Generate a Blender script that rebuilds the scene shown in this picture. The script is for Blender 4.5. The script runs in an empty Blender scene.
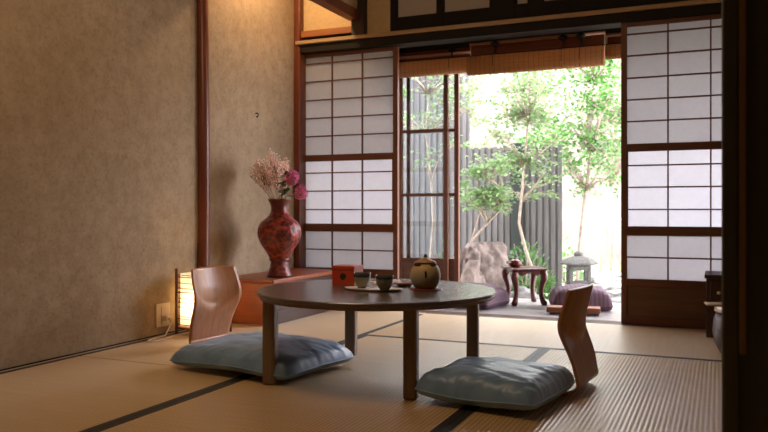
import bpy, math, random
from mathutils import Vector, Matrix, noise
from math import sin, cos, pi, radians as R

SC = bpy.context.scene
COL = SC.collection
random.seed(7)

# ------------------------------------------------------------------ mesh helper
class MB:
    def __init__(s): s.v = []; s.f = []; s.sm = []
    def add(s, vs, fs, smooth=False):
        b = len(s.v); s.v.extend([tuple(p) for p in vs])
        for f in fs: s.f.append([b+i for i in f]); s.sm.append(smooth)
        return s
    def box(s, x0, x1, y0, y1, z0, z1, M=None):
        vs = [Vector(p) for p in ((x0,y0,z0),(x1,y0,z0),(x1,y1,z0),(x0,y1,z0),(x0,y0,z1),(x1,y0,z1),(x1,y1,z1),(x0,y1,z1))]
        if M: vs = [M @ p for p in vs]
        return s.add(vs, [(0,3,2,1),(4,5,6,7),(0,1,5,4),(1,2,6,5),(2,3,7,6),(3,0,4,7)])
    def lathe(s, prof, seg=32, c=(0,0,0), smooth=True, closed=False, capb=True, capt=True):
        vs = []
        for r, z in prof:
            for k in range(seg):
                a = 2*pi*k/seg; vs.append((c[0]+r*cos(a), c[1]+r*sin(a), c[2]+z))
        fs = []; n = len(prof)
        for i in range(n if closed else n-1):
            j = (i+1) % n
            for k in range(seg):
                q = (k+1) % seg
                fs.append((i*seg+k, i*seg+q, j*seg+q, j*seg+k))
        s.add(vs, fs, smooth)
        b = len(s.v) - len(vs)
        if not closed:
            if capb: s.f.append([b+k for k in range(seg)][::-1]); s.sm.append(False)
            if capt: s.f.append([b+(n-1)*seg+k for k in range(seg)]); s.sm.append(False)
        return s
    def tube(s, pts, rad, seg=8, smooth=True):
        pts = [Vector(p) for p in pts]; n = len(pts)
        if not isinstance(rad, (list, tuple)): rad = [rad]*n
        vs = []; up = None
        for i, p in enumerate(pts):
            t = (pts[min(i+1,n-1)] - pts[max(i-1,0)])
            if t.length < 1e-9: t = Vector((0,0,1))
            t.normalize()
            if up is None: up = Vector((0,0,1)) if abs(t.z) < .9 else Vector((1,0,0))
            a = t.cross(up)
            if a.length < 1e-6: a = t.orthogonal()
            a.normalize(); b = a.cross(t).normalized(); up = b
            for k in range(seg):
                th = 2*pi*k/seg; vs.append(p + (a*cos(th)+b*sin(th))*rad[i])
        fs = []
        for i in range(n-1):
            for k in range(seg):
                q = (k+1) % seg
                fs.append((i*seg+k, i*seg+q, (i+1)*seg+q, (i+1)*seg+k))
        s.add(vs, fs, smooth)
        b = len(s.v)-len(vs)
        s.f.append([b+k for k in range(seg)][::-1]); s.sm.append(False)
        s.f.append([b+(n-1)*seg+k for k in range(seg)]); s.sm.append(False)
        return s
    def grid(s, fn, nu, nv, smooth=True, flip=False):
        vs = [fn(i/nu, j/nv) for j in range(nv+1) for i in range(nu+1)]
        fs = []
        for j in range(nv):
            for i in range(nu):
                a = j*(nu+1)+i
                q = (a, a+1, a+nu+2, a+nu+1)
                fs.append(q[::-1] if flip else q)
        return s.add(vs, fs, smooth)
    def blob(s, c, r, seg=10, rings=7, sc=(1,1,1), nz=0, fr=1, seed=0):
        vs = []; fs = []
        c = Vector(c); off = Vector((seed*3.1, seed*1.7, seed*.9))
        def P(th, ph):
            d = Vector((sin(th)*cos(ph), sin(th)*sin(ph), cos(th)))
            k = 1 + (nz*noise.fractal(d*fr+off, .9, 2.0, 4) if nz else 0)
            return c + Vector((d.x*sc[0], d.y*sc[1], d.z*sc[2]))*r*k
        vs.append(P(0,0))
        for i in range(1, rings):
            for k in range(seg): vs.append(P(pi*i/rings, 2*pi*k/seg))
        vs.append(P(pi,0))
        for k in range(seg): fs.append((0, 1+k, 1+(k+1)%seg))
        for i in range(rings-2):
            for k in range(seg):
                q = (k+1)%seg; a = 1+i*seg
                fs.append((a+k, a+seg+k, a+seg+q, a+q))
        a = 1+(rings-2)*seg
        for k in range(seg): fs.append((a+k, len(vs)-1, a+(k+1)%seg))
        return s.add(vs, fs, True)
    def build(s, name, mat, parent=None, loc=None, bevel=0, seg=2, subsurf=0):
        me = bpy.data.meshes.new(name); me.from_pydata(s.v, [], s.f)
        me.polygons.foreach_set('use_smooth', s.sm)
        me.materials.append(mat); me.update()
        o = bpy.data.objects.new(name, me); COL.objects.link(o)
        if parent: o.parent = parent
        if loc: o.location = loc
        if bevel:
            m = o.modifiers.new('Bevel', 'BEVEL'); m.width = bevel; m.segments = seg; m.limit_method = 'ANGLE'; m.angle_limit = R(40)
        if subsurf:
            m = o.modifiers.new('Sub', 'SUBSURF'); m.levels = subsurf; m.render_levels = subsurf
        return o

def tag(o, label, cat, group=None, kind=None):
    o['label'] = label
    if cat: o['category'] = cat
    if group: o['group'] = group
    if kind: o['kind'] = kind
    return o
def empty(name, label, cat, loc=(0,0,0), rz=0, group=None):
    o = bpy.data.objects.new(name, None); COL.objects.link(o)
    o.location = loc; o.rotation_euler = (0,0,rz); o.empty_display_size = .05
    return tag(o, label, cat, group)
def struct(o): o['kind'] = 'structure'; return o
def dup(root, loc, rz, label, group=None):
    kids = list(root.children)
    r = root.copy(); COL.objects.link(r); r.location = loc; r.rotation_euler = (0,0,rz); r['label'] = label
    if group: r['group'] = group
    for ch in kids:
        subs = list(ch.children)
        c = ch.copy(); COL.objects.link(c); c.parent = r
        for g in subs:
            d = g.copy(); COL.objects.link(d); d.parent = c
    return r

# ------------------------------------------------------------------ materials
def srgb(r, g, b):
    f = lambda c: (c/255/12.92 if c/255 <= .04045 else ((c/255+.055)/1.055)**2.4)
    return (f(r), f(g), f(b), 1)
class NT:
    def __init__(s, name):
        s.m = bpy.data.materials.new(name); s.m.use_nodes = True
        s.t = s.m.node_tree; s.n = s.t.nodes; s.l = s.t.links
        s.bsdf = s.n['Principled BSDF']; s.out = s.n['Material Output']
    def new(s, typ, **kw):
        n = s.n.new(typ)
        for k, v in kw.items(): setattr(n, k, v)
        return n
    def link(s, a, b): s.l.new(a, b)
    def coord(s, scale=(1,1,1)):
        tc = s.new('ShaderNodeTexCoord'); mp = s.new('ShaderNodeMapping'); mp.inputs['Scale'].default_value = scale
        s.link(tc.outputs['Object'], mp.inputs['Vector']); return mp.outputs['Vector']
    def noise(s, vec, scale, detail=4, rough=.6):
        n = s.new('ShaderNodeTexNoise'); n.inputs['Scale'].default_value = scale; n.inputs['Detail'].default_value = detail; n.inputs['Roughness'].default_value = rough
        s.link(vec, n.inputs['Vector']); return n.outputs['Fac']
    def ramp(s, fac, stops):
        r = s.new('ShaderNodeValToRGB'); e = r.color_ramp.elements
        while len(e) > 1: e.remove(e[-1])
        e[0].position, e[0].color = stops[0]
        for p, c in stops[1:]:
            q = e.new(p); q.color = c
        s.link(fac, r.inputs['Fac']); return r.outputs['Color']
    def bump(s, h, strength=.3, dist=.002):
        b = s.new('ShaderNodeBump'); b.inputs['Strength'].default_value = strength; b.inputs['Distance'].default_value = dist
        s.link(h, b.inputs['Height']); s.link(b.outputs['Normal'], s.bsdf.inputs['Normal']); return b
    def math(s, op, a, b=None):
        m = s.new('ShaderNodeMath', operation=op)
        for i, x in enumerate((a, b)):
            if x is None: continue
            if isinstance(x, (int, float)): m.inputs[i].default_value = x
            else: s.link(x, m.inputs[i])
        return m.outputs[0]
    def mix(s, fac, a, b):
        m = s.new('ShaderNodeMix', data_type='RGBA')
        for i, x in ((0, fac), (6, a), (7, b)):
            if isinstance(x, (int, float, tuple)): m.inputs[i].default_value = x
            else: s.link(x, m.inputs[i])
        return m.outputs[2]
    def base(s, c):
        if isinstance(c, tuple): s.bsdf.inputs['Base Color'].default_value = c
        else: s.link(c, s.bsdf.inputs['Base Color'])
    def set(s, rough=.5, spec=.5, **kw):
        s.bsdf.inputs['Roughness'].default_value = rough
        s.bsdf.inputs['Specular IOR Level'].default_value = spec
        for k, v in kw.items(): s.bsdf.inputs[k].default_value = v
        return s

def mottled(name, c1, c2, scale=8, rough=.7, spec=.4, bump=.0, bscale=60, stretch=(1,1,1), **kw):
    t = NT(name); v = t.coord(stretch)
    t.base(t.ramp(t.noise(v, scale), [(.3, c1), (.7, c2)])); t.set(rough, spec, **kw)
    if bump: t.bump(t.noise(v, bscale, 6), bump, .003)
    return t.m
def wood(name, c1, c2, rough=.5, axis='z', spec=.4, scale=1.0, **kw):
    st = {'x': (1.2,18,18), 'y': (18,1.2,18), 'z': (18,18,1.2)}[axis]
    st = tuple(q*scale for q in st)
    t = NT(name); v = t.coord(st)
    n = t.noise(v, 2.2, 6, .65)
    t.base(t.ramp(n, [(.25, c1), (.72, c2)])); t.set(rough, spec, **kw)
    t.bump(n, .15, .002)
    return t.m

M = {}
# plaster wall
t = NT('earthen_plaster'); v = t.coord()
big = t.noise(v, 1.3, 5, .6); fine = t.noise(v, 55, 6, .7)
c = t.ramp(big, [(.3, srgb(150,133,110)), (.7, srgb(171,153,130))])
mid = t.noise(v, 14, 6, .75)
c = t.mix(t.ramp(mid, [(.35, (.55,.55,.55,1)), (.62, (0,0,0,1))]), c, srgb(128,110,88))
c = t.mix(t.ramp(fine, [(.36, (.3,.3,.3,1)), (.5, (0,0,0,1))]), c, srgb(112,92,68))
t.base(c); t.set(.95, .15); t.bump(fine, .6, .004); M['plaster'] = t.m
t = NT('pale_plaster'); v = t.coord(); n = t.noise(v, 30, 6, .7)
t.base(t.ramp(n, [(.3, srgb(190,164,124)), (.7, srgb(206,182,142))])); t.set(.95, .1); t.bump(n, .3, .003); M['plaster2'] = t.m
M['darkwood'] = wood('dark_stained_timber', srgb(28,25,21), srgb(40,33,27), .7, 'x', .2)
M['darkwood_z'] = wood('dark_stained_post', srgb(40,30,24), srgb(60,42,32), .55, 'z')
M['redwood'] = wood('reddish_polished_post', srgb(84,42,28), srgb(122,66,44), .35, 'z')
M['shojiwood'] = wood('shoji_frame_timber', srgb(84,50,36), srgb(122,76,54), .5, 'z')
M['shojirail'] = wood('shoji_rail_timber', srgb(80,48,34), srgb(114,70,50), .5, 'x')
M['doorpanel'] = wood('door_panel_timber', srgb(84,58,42), srgb(112,78,56), .5, 'x')
M['stripwood'] = wood('pale_strip_timber', srgb(158,132,100), srgb(180,152,116), .6, 'x')
M['brownrail'] = wood('brown_rail_timber', srgb(138,84,48), srgb(160,102,62), .55, 'x')
M['ceilwood'] = wood('ceiling_boards', srgb(70,48,34), srgb(92,66,46), .7, 'y')
M['deck'] = wood('weathered_deck_boards', srgb(118,114,114), srgb(146,142,142), .32, 'x', .5)
M['nearwood'] = wood('near_dark_post', srgb(92,96,88), srgb(110,112,102), .7, 'z')
M['nearstrip'] = wood('near_brown_strip', srgb(150,124,98), srgb(172,146,116), .6, 'z')
M['lampwood'] = wood('lamp_frame_timber', srgb(92,52,34), srgb(120,70,46), .5, 'z')
M['daiswood'] = wood('alcove_dais_timber', srgb(120,60,36), srgb(158,86,52), .4, 'x')
M['bentply'] = wood('bent_plywood', srgb(140,90,56), srgb(178,124,82), .3, 'z', .5, Coat_Weight=.0) if False else wood('bent_plywood', srgb(150,100,64), srgb(190,136,92), .3, 'z', .55)
M['tabletop'] = wood('dark_lacquered_tabletop', srgb(88,77,72), srgb(108,96,90), .26, 'x', .8, .5)
M['tableleg'] = wood('dark_table_leg', srgb(116,99,84), srgb(146,127,108), .4, 'z')
M['carved'] = wood('carved_red_timber', srgb(60,26,22), srgb(98,44,36), .3, 'x', .6)
M['tray'] = wood('brown_tray_timber', srgb(120,72,50), srgb(160,104,76), .4, 'x')
M['cabinet'] = wood('old_cabinet_timber', srgb(48,30,24), srgb(70,44,34), .45, 'x')
M['paleboard'] = wood('pale_board_timber', srgb(160,136,104), srgb(188,164,130), .6, 'x')

# tatami
t = NT('woven_tatami'); tc = t.new('ShaderNodeTexCoord'); sx = t.new('ShaderNodeSeparateXYZ'); t.link(tc.outputs['Object'], sx.inputs[0])
s1 = t.math('SINE', t.math('MULTIPLY', sx.outputs['X'], 2*pi/.0152))
s2 = t.math('SINE', t.math('MULTIPLY', sx.outputs['Y'], 2*pi/.009))
h = t.math('ADD', t.math('MULTIPLY', s1, .5), t.math('MULTIPLY', s2, .08))
hn = t.math('ADD', t.math('MULTIPLY', s1, .5), .5)
mp = t.new('ShaderNodeMapping'); mp.inputs['Scale'].default_value = (3, 60, 1); t.link(tc.outputs['Object'], mp.inputs['Vector'])
n = t.noise(mp.outputs['Vector'], 1.0, 4)
c = t.ramp(n, [(.25, srgb(208,174,120)), (.75, srgb(228,198,144))])
c = t.mix(t.math('MULTIPLY', t.math('POWER', t.math('SUBTRACT', 1.0, hn), 2.0), .55), c, srgb(132,102,64))
t.base(c); t.set(.33, .9); t.bsdf.inputs['Sheen Weight'].default_value = .2; t.bsdf.inputs['Sheen Roughness'].default_value = .35; t.bump(h, .5, .0022); M['tatami'] = t.m
M['heri'] = mottled('black_border_cloth', srgb(28,29,32), srgb(38,40,44), 300, .55, .5, .2, 500)

# shoji paper
def paper(name, col, trans=.62, emit=None):
    t = NT(name); v = t.coord()
    n = t.noise(v, 40, 5)
    c = t.ramp(n, [(.3, tuple(x*.95 for x in col[:3])+(1,)), (.7, col)])
    d = t.new('ShaderNodeBsdfDiffuse'); tr = t.new('ShaderNodeBsdfTranslucent'); mx = t.new('ShaderNodeMixShader')
    t.link(c, d.inputs['Color']); t.link(c, tr.inputs['Color']); mx.inputs[0].default_value = trans
    t.link(d.outputs[0], mx.inputs[1]); t.link(tr.outputs[0], mx.inputs[2])
    t.link(mx.outputs[0], t.out.inputs['Surface'])
    t.n.remove(t.bsdf)
    return t.m
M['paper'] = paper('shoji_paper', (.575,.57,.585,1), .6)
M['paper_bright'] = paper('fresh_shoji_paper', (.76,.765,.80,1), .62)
M['paper_ranma'] = paper('transom_paper', (.62,.58,.53,1), .3)
M['lamppaper'] = paper('lamp_paper', (.9,.82,.66,1), .6)
# blind
t = NT('split_bamboo'); tc = t.new('ShaderNodeTexCoord'); sx = t.new('ShaderNodeSeparateXYZ'); t.link(tc.outputs['Object'], sx.inputs[0])
n = t.noise(t.coord((2,60,160)), 1.5, 4)
sz = t.math('SINE', t.math('MULTIPLY', sx.outputs['Z'], 2*pi/.0065))
sy = t.math('SINE', t.math('MULTIPLY', sx.outputs['X'], 2*pi/.032))
knot = t.ramp(sy, [(.93, (0,0,0,1)), (.98, (.5,.5,.5,1))])
c = t.ramp(n, [(.25, srgb(182,136,100)), (.75, srgb(220,178,132))])
c = t.mix(t.math('MULTIPLY', t.math('ADD', t.math('MULTIPLY', sz, .5), .5), .5), c, srgb(96,58,34))
c = t.mix(knot, c, srgb(84,54,34))
d = t.new('ShaderNodeBsdfDiffuse'); tr = t.new('ShaderNodeBsdfTranslucent'); mx = t.new('ShaderNodeMixShader'); mx.inputs[0].default_value = .55
bp = t.new('ShaderNodeBump'); bp.inputs['Strength'].default_value = .7; bp.inputs['Distance'].default_value = .002; t.link(sz, bp.inputs['Height'])
t.link(bp.outputs[0], d.inputs['Normal'])
t.link(c, d.inputs['Color']); t.link(c, tr.inputs['Color']); t.link(d.outputs[0], mx.inputs[1]); t.link(tr.outputs[0], mx.inputs[2])
t.link(mx.outputs[0], t.out.inputs['Surface']); t.n.remove(t.bsdf); M['sudare'] = t.m
M['sudare_shaded'] = wood('reddish_shaded_bamboo', srgb(104,58,42), srgb(134,80,58), .8, 'x', .2)  # reddish bamboo tone, also darkened for the shade above the roll
M['bamboo'] = wood('bamboo_rail', srgb(170,120,90), srgb(200,150,116), .4, 'x')
M['iron'] = mottled('black_hook_iron', srgb(16,18,18), srgb(30,32,32), 60, .5)
M['cord'] = mottled('pale_cord', srgb(206,188,160), srgb(224,208,182), 90, .8)
# glass
t = NT('window_glass'); g = t.new('ShaderNodeBsdfGlossy'); g.inputs['Roughness'].default_value = .02; tr = t.new('ShaderNodeBsdfTransparent'); tr.inputs['Color'].default_value = (.93,.95,.96,1)
fr = t.new('ShaderNodeFresnel'); fr.inputs['IOR'].default_value = 1.5; mx = t.new('ShaderNodeMixShader')
t.link(fr.outputs[0], mx.inputs[0]); t.link(tr.outputs[0], mx.inputs[1]); t.link(g.outputs[0], mx.inputs[2]); t.link(mx.outputs[0], t.out.inputs['Surface']); t.n.remove(t.bsdf); M['glass'] = t.m
# cloth
def cloth(name, c1, c2, rough=.6, sheen=.3, scale=14):
    t = NT(name); v = t.coord(); n = t.noise(v, scale, 5); w = t.noise(v, 420, 2)
    t.base(t.ramp(n, [(.3, c1), (.7, c2)])); t.set(rough, .4); t.bsdf.inputs['Sheen Weight'].default_value = sheen
    t.bump(w, .25, .001); return t.m
M['blue'] = cloth('slate_blue_satin', srgb(112,148,190), srgb(136,172,210), .38, .2)
M['purple'] = cloth('striped_purple_cotton', srgb(116,86,104), srgb(142,108,126), .8, .2)
t = NT('purple_stripe'); tc = t.new('ShaderNodeTexCoord'); sx = t.new('ShaderNodeSeparateXYZ'); t.link(tc.outputs['Object'], sx.inputs[0])
s1 = t.math('ADD', t.math('MULTIPLY', t.math('SINE', t.math('MULTIPLY', sx.outputs['X'], 2*pi/.028)), .5), .5)
t.base(t.mix(s1, srgb(86,66,78), srgb(106,84,97))); t.set(.8, .3); M['purple'] = t.m
# lacquer vase
t = NT('carved_red_lacquer'); v = t.coord()
vo = t.new('ShaderNodeTexVoronoi'); vo.inputs['Scale'].default_value = 42; t.link(v, vo.inputs['Vector'])
n = t.noise(v, 16, 6, .7); n2 = t.noise(v, 60, 4)
f = t.math('ADD', t.math('MULTIPLY', vo.outputs['Distance'], .5), t.math('MULTIPLY', n, .75))
c = t.ramp(f, [(.42, srgb(50,16,15)), (.62, srgb(106,34,30)), (.85, srgb(172,66,48))])
t.base(c); t.set(.38, .5); t.bump(f, .9, .006); M['lacquer'] = t.m
M['lacquer_dark'] = mottled('dark_red_lacquer', srgb(74,24,20), srgb(112,40,32), 30, .35, .5, .4, 60)
M['redbox'] = mottled('vermilion_lacquer_box', srgb(196,72,46), srgb(208,82,54), 12, .4)
M['medal'] = mottled('dark_green_seal', srgb(40,46,30), srgb(70,66,40), 120, .5)
t = NT('green_grey_glaze'); tc = t.new('ShaderNodeTexCoord'); sx = t.new('ShaderNodeSeparateXYZ'); t.link(tc.outputs['Object'], sx.inputs[0])
n = t.noise(tc.outputs['Object'], 60, 5)
z = t.math('ADD', sx.outputs['Z'], t.math('MULTIPLY', n, .012))
c = t.ramp(t.math('DIVIDE', z, .072), [(0, srgb(124,116,90)), (.3, srgb(150,146,120)), (.70, srgb(154,154,132)), (.80, srgb(50,58,62)), (1, srgb(74,82,88))])
t.base(c); t.set(.22, .5); t.bump(n, .2, .002); M['cup'] = t.m
M['white'] = mottled('white_porcelain', srgb(224,216,214), srgb(236,230,226), 20, .3)
M['napkin'] = mottled('white_paper', srgb(222,214,210), srgb(238,232,228), 60, .8)
t = NT('tan_stoneware'); tc = t.new('ShaderNodeTexCoord'); sx = t.new('ShaderNodeSeparateXYZ'); t.link(tc.outputs['Object'], sx.inputs[0])
n = t.noise(t.coord((1,1,.2)), 50, 5)
z = t.math('ADD', sx.outputs['Z'], t.math('MULTIPLY', n, .015))
c = t.ramp(t.math('DIVIDE', z, .12), [(.1, srgb(150,142,118)), (.55, srgb(172,162,134)), (.82, srgb(200,172,124)), (1, srgb(206,172,126))])
t.base(c); t.set(.45, .4); t.bump(n, .3, .002); M['stoneware'] = t.m
M['darkglaze'] = mottled('dark_glaze', srgb(40,34,28), srgb(58,50,42), 50, .35)
M['lidclay'] = mottled('lid_clay', srgb(176,142,104), srgb(196,162,122), 40, .5)
M['coaster'] = mottled('red_brown_coaster', srgb(122,52,40), srgb(140,64,50), 40, .5)
M['plastic'] = mottled('ivory_plastic', srgb(196,182,160), srgb(206,194,172), 20, .45)
M['cable'] = mottled('white_cable', srgb(206,196,180), srgb(218,210,196), 20, .5)
M['stem'] = mottled('thin_stem', srgb(112,92,62), srgb(128,112,76), 60, .7)
M['blossom'] = mottled('pale_pink_blossom', srgb(238,198,190), srgb(252,230,224), 60, .8)
M['magenta'] = mottled('magenta_petal', srgb(190,70,130), srgb(228,128,176), 90, .7)
M['flowerleaf'] = mottled('flower_leaf', srgb(54,80,38), srgb(96,120,60), 30, .5)
def leafmat(name, c1, c2, tr=.5):
    t = NT(name); v = t.coord(); n = t.noise(v, 6, 3)
    c = t.ramp(n, [(.3, c1), (.7, c2)])
    d = t.new('ShaderNodeBsdfPrincipled'); d.inputs['Roughness'].default_value = .35; d.inputs['Specular IOR Level'].default_value = .5
    tl = t.new('ShaderNodeBsdfTranslucent'); mx = t.new('ShaderNodeMixShader'); mx.inputs[0].default_value = tr
    t.link(c, d.inputs['Base Color']); t.link(c, tl.inputs['Color']); t.link(d.outputs[0], mx.inputs[1]); t.link(tl.outputs[0], mx.inputs[2])
    t.link(mx.outputs[0], t.out.inputs['Surface']); t.n.remove(t.bsdf); return t.m
M['leaf_pale'] = leafmat('pale_green_leaf', srgb(84,122,58), srgb(142,164,122))
M['leaf_bright'] = leafmat('bright_green_leaf', srgb(52,100,36), srgb(88,138,60))
M['leaf_mid'] = leafmat('mid_green_leaf', srgb(48,84,38), srgb(78,116,60))
M['bark'] = mottled('grey_bark', srgb(120,108,96), srgb(168,154,140), 20, .9, .2, .6, 40)
M['fence'] = wood('weathered_fence_boards', srgb(62,62,61), srgb(98,95,94), .9, 'z', .2)
M['fencepost'] = wood('dark_fence_post', srgb(20,26,24), srgb(32,38,35), .8, 'z')
M['rock'] = mottled('pinkish_grey_rock', srgb(72,65,60), srgb(128,115,109), 11, .9, .2, 1.0, 14)
M['stone'] = mottled('grey_garden_stone', srgb(92,92,92), srgb(140,140,138), 9, .9, .2, .7, 30)
M['granite'] = mottled('lantern_granite', srgb(70,70,68), srgb(98,98,95), 70, .95, .15, .5, 120)
M['ground'] = mottled('mossy_gravel', srgb(130,128,112), srgb(180,174,162), 5, .95, .1, .6, 60)
M['gardenwall'] = mottled('pale_garden_wall', srgb(122,112,108), srgb(152,140,135), 2.5, .95, .1)

# ------------------------------------------------------------------ dimensions (metres, eye height .66)
XL, YS, H = -2.70, 4.64, 2.42
MATW, MATL = .955, 1.91
XB = (XL, -1.715, -.76, .195, 1.15)     # mat joints across the room

# ------------------------------------------------------------------ setting
struct(MB().box(XL-.1, 1.3, -1.6, 4.575, -.12, -.046).build('floor', M['darkwood']))
struct(MB().box(XL-.12, XL, -1.6, 4.7, -.3, H+.1).build('wall_left', M['plaster']))
struct(MB().box(1.2, 1.32, -1.6, 4.7, -.3, H+.1).build('wall_right', M['plaster']))
struct(MB().box(XL-.1, 1.3, -1.72, -1.6, -.3, H+.1).build('wall_rear', M['plaster']))
struct(MB().box(XL-.12, 1.32, -1.7, 4.9, H, H+.1).build('ceiling', M['ceilwood']))
# wall over the lintel, with the transom openings cut out
RW = [(-1.953,-1.665),(-1.627,-1.312),(-1.152,-1.071),(-.985,-.834),(-.804,-.50),(-.47,-.2),(-.1,.2),(.24,.5)]
rz0, rz1 = 1.924, 2.2
m = MB(); m.box(XL, -2.26, YS-.01, YS+.05, 1.9, H)
m.box(-2.165, -1.996, YS-.01, YS+.05, 1.83, H)
struct(m.build('wall_back', M['plaster2']))
m = MB(); xs = -1.996
for a, b in RW:
    m.box(xs, a, YS-.015, YS+.03, 1.83, rz1+.06); xs = b
m.box(xs, 1.2, YS-.015, YS+.03, 1.83, rz1+.06)
for a, b in RW: m.box(a, b, YS-.015, YS+.03, 1.83, rz0); m.box(a, b, YS-.015, YS+.03, rz1, rz1+.06)
struct(m.build('trim_1', M['darkwood'], bevel=.003))
m = MB(); m.box(-1.996, 1.2, YS, YS+.05, rz1+.06, H); struct(m.build('wall_transom', M['plaster2']))
for k, (a, b) in enumerate(RW):
    w = MB()
    for x in (a, b-.008): w.box(x, x+.008, YS-.01, YS+.02, rz0, rz1)
    for z in (rz0, rz1-.008): w.box(a+.008, b-.008, YS-.01, YS+.02, z, z+.008)
    w = struct(w.build('window_%d' % (k+1), M['darkwood']))
    MB().box(a+.008, b-.008, YS+.004, YS+.006, rz0+.008, rz1-.008).build('paper', M['paper_ranma'], w)
# lintel (grooved), pale strip, picture rail board
m = MB(); m.box(XL+.02, 1.2, YS-.06, YS+.07, 1.745, 1.80); struct(m.build('trim_2', M['darkwood'], bevel=.003))
m = MB(); m.box(XL+.02, 1.2, YS-.085, YS-.06, 1.802, 1.826); struct(m.build('trim_3', M['stripwood'], bevel=.003))
m = MB(); m.box(XL+.02, -2.262, YS-.045, YS-.01, 1.855, 1.90); struct(m.build('trim_4', M['brownrail'], bevel=.003))
m = MB(); m.box(XL+.02, -1.996, YS-.0, YS+.05, 1.80, 1.9); m.box(-1.996, 1.2, YS+.0, YS+.05, 1.80, 1.83); struct(m.build('trim_5', M['darkwood']))
m = MB(); m.box(-2.262, -2.165, YS-.06, YS+.03, 1.826, H); struct(m.build('trim_6', M['darkwood_z'], bevel=.004))
# corner post and the round post set into the left wall
m = MB(); m.box(XL, XL+.045, YS-.07, YS+.06, 0, H); struct(m.build('trim_7', M['redwood'], bevel=.004))
m = MB(); pts = [(XL+.012+.004*sin(z*2.2), 3.535+.006*sin(z*1.7), z) for z in [i*.12 for i in range(21)]]
m.tube(pts, .036, 16); struct(m.build('trim_8', M['redwood']))
# hanging wall and beam over the alcove
m = MB(); m.box(-2.275, -2.20, 3.53, YS-.06, 1.93, 1.995); m.box(XL, -2.20, 3.50, 3.575, 1.93, 1.995)
struct(m.build('trim_9', M['redwood'], bevel=.004))
m = MB(); m.box(-2.26, -2.215, 3.56, YS-.06, 1.995, H); m.box(XL, -2.215, 3.515, 3.56, 1.995, H); struct(m.build('wall_alcove', M['plaster2']))
# rail along the left wall, thin floor edge board
m = MB(); m.box(XL, XL+.03, -1.6, 3.52, 1.84, 1.93); struct(m.build('trim_10', M['redwood'], bevel=.004))
struct(MB().box(XL, XL+.008, -1.6, 3.5, 0, .005).build('baseboard_left', M['darkwood']))
# sill with grooves
m = MB(); m.box(XL, 1.2, 4.575, 4.60, -.12, 0.0); m.box(XL, 1.2, 4.60, 4.625, -.12, -.004); m.box(XL, 1.2, 4.625, 4.645, -.12, 0); m.box(XL, 1.2, 4.645, 4.665, -.12, -.004); m.box(XL, 1.2, 4.665, 4.70, -.12, 0)
struct(m.build('trim_11', M['doorpanel']))
# near partition at the right: post, strip and sliding door edge
m = MB(); m.box(.004, .03, 1.40, 1.52, -.05, H); struct(m.build('trim_12', M['nearwood'], bevel=.004))
m = MB(); m.box(.0305, .041, 1.395, 1.52, .42, H); struct(m.build('trim_13', M['nearstrip'], bevel=.002))
m = MB(); m.box(.0415, 1.2, 1.42, 1.5, -.05, H); m.box(.0305, .0415, 1.42, 1.5, -.05, .42); struct(m.build('wall_partition', M['nearwood']))
# veranda deck, eave roof, ends
m = MB(); y = 4.70
while y < 5.60:
    m.box(-3.6, 1.8, y+.001, y+.117, -.05, -.004); y += .118
struct(m.build('floor_veranda', M['deck'], bevel=.002))
struct(MB().box(-3.8, 2.0, 4.9, 6.45, 2.16, 2.22).build('ceiling_veranda', M['ceilwood']))
struct(MB().box(-3.8, 2.0, 4.70, 4.95, 2.16, 2.62).build('wall_over_veranda', M['plaster2']))
struct(MB().box(-3.7, -3.6, 4.7, 5.62, -.3, 2.2).build('wall_veranda_left', M['plaster2']))
struct(MB().box(-3.6, XL-.12, 4.64, 4.70, -.3, 2.5).build('wall_outer_left', M['plaster2']))
struct(MB().box(1.32, 1.9, 4.64, 4.70, -.3, 2.5).build('wall_outer_right', M['plaster2']))
struct(MB().box(-3.6, 1.8, 5.0, 5.04, 1.665, 2.16).build('trim_15', M['darkwood'], bevel=.003))
m = MB(); m.box(-3.6, 1.8, 5.5, 5.6, 1.78, 1.86); struct(m.build('trim_14', M['darkwood']))

# ------------------------------------------------------------------ tatami mats
def tatami(label, cx, cy, rot=0):
    m = MB().box(-MATW/2+.0015, MATW/2-.0015, -MATL/2+.002, MATL/2-.002, -.046, 0)
    o = m.build('tatami_mat', M['tatami'], loc=(cx, cy, 0), bevel=.004)
    o.rotation_euler.z = rot
    tag(o, label, 'tatami mat', 'straw tatami mats on the floor')
    for s in (-1, 1):
        x0, x1 = sorted((s*(MATW/2-.028), s*(MATW/2-.001)))
        b = MB().box(x0, x1, -MATL/2+.003, MATL/2-.003, -.002, .0012).build('border', M['heri'], o)
        b['label'] = 'black cloth border'
cxl = XB[1]-MATW/2
tatami('tan tatami mat along the plaster wall, nearest the camera', cxl, 2.59-MATL/2)
tatami('tan tatami mat along the plaster wall, under the paper lamp', cxl, 2.59+MATL/2)
tatami('tan tatami mat under most of the round table', (XB[1]+XB[2])/2, 3.62-MATL/2)
tatami('ribbed tatami mat under the right chair, beside the dark partition', (XB[2]+XB[3])/2, 3.62-MATL/2)
tatami('pale shining tatami mat lying crosswise along the door sill', XB[1]+MATL/2, 3.62+MATW/2, pi/2)
m = MB()
m.box(XL, XB[0]+.03, -1.6, 4.575, -.046, -.001)
m.box(XL+.03, XB[1], 4.502, 4.575, -.046, -.001)
m.box(XB[3]+.001, 1.2, -1.6, 4.575, -.046, -.001)
m.box(XB[1], XB[3], -1.6, 1.709, -.046, -.001)
m.box(XL+.03, XB[1], -1.6, .678, -.046, -.001)
struct(m.build('floor_edge', M['tatami']))

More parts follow.
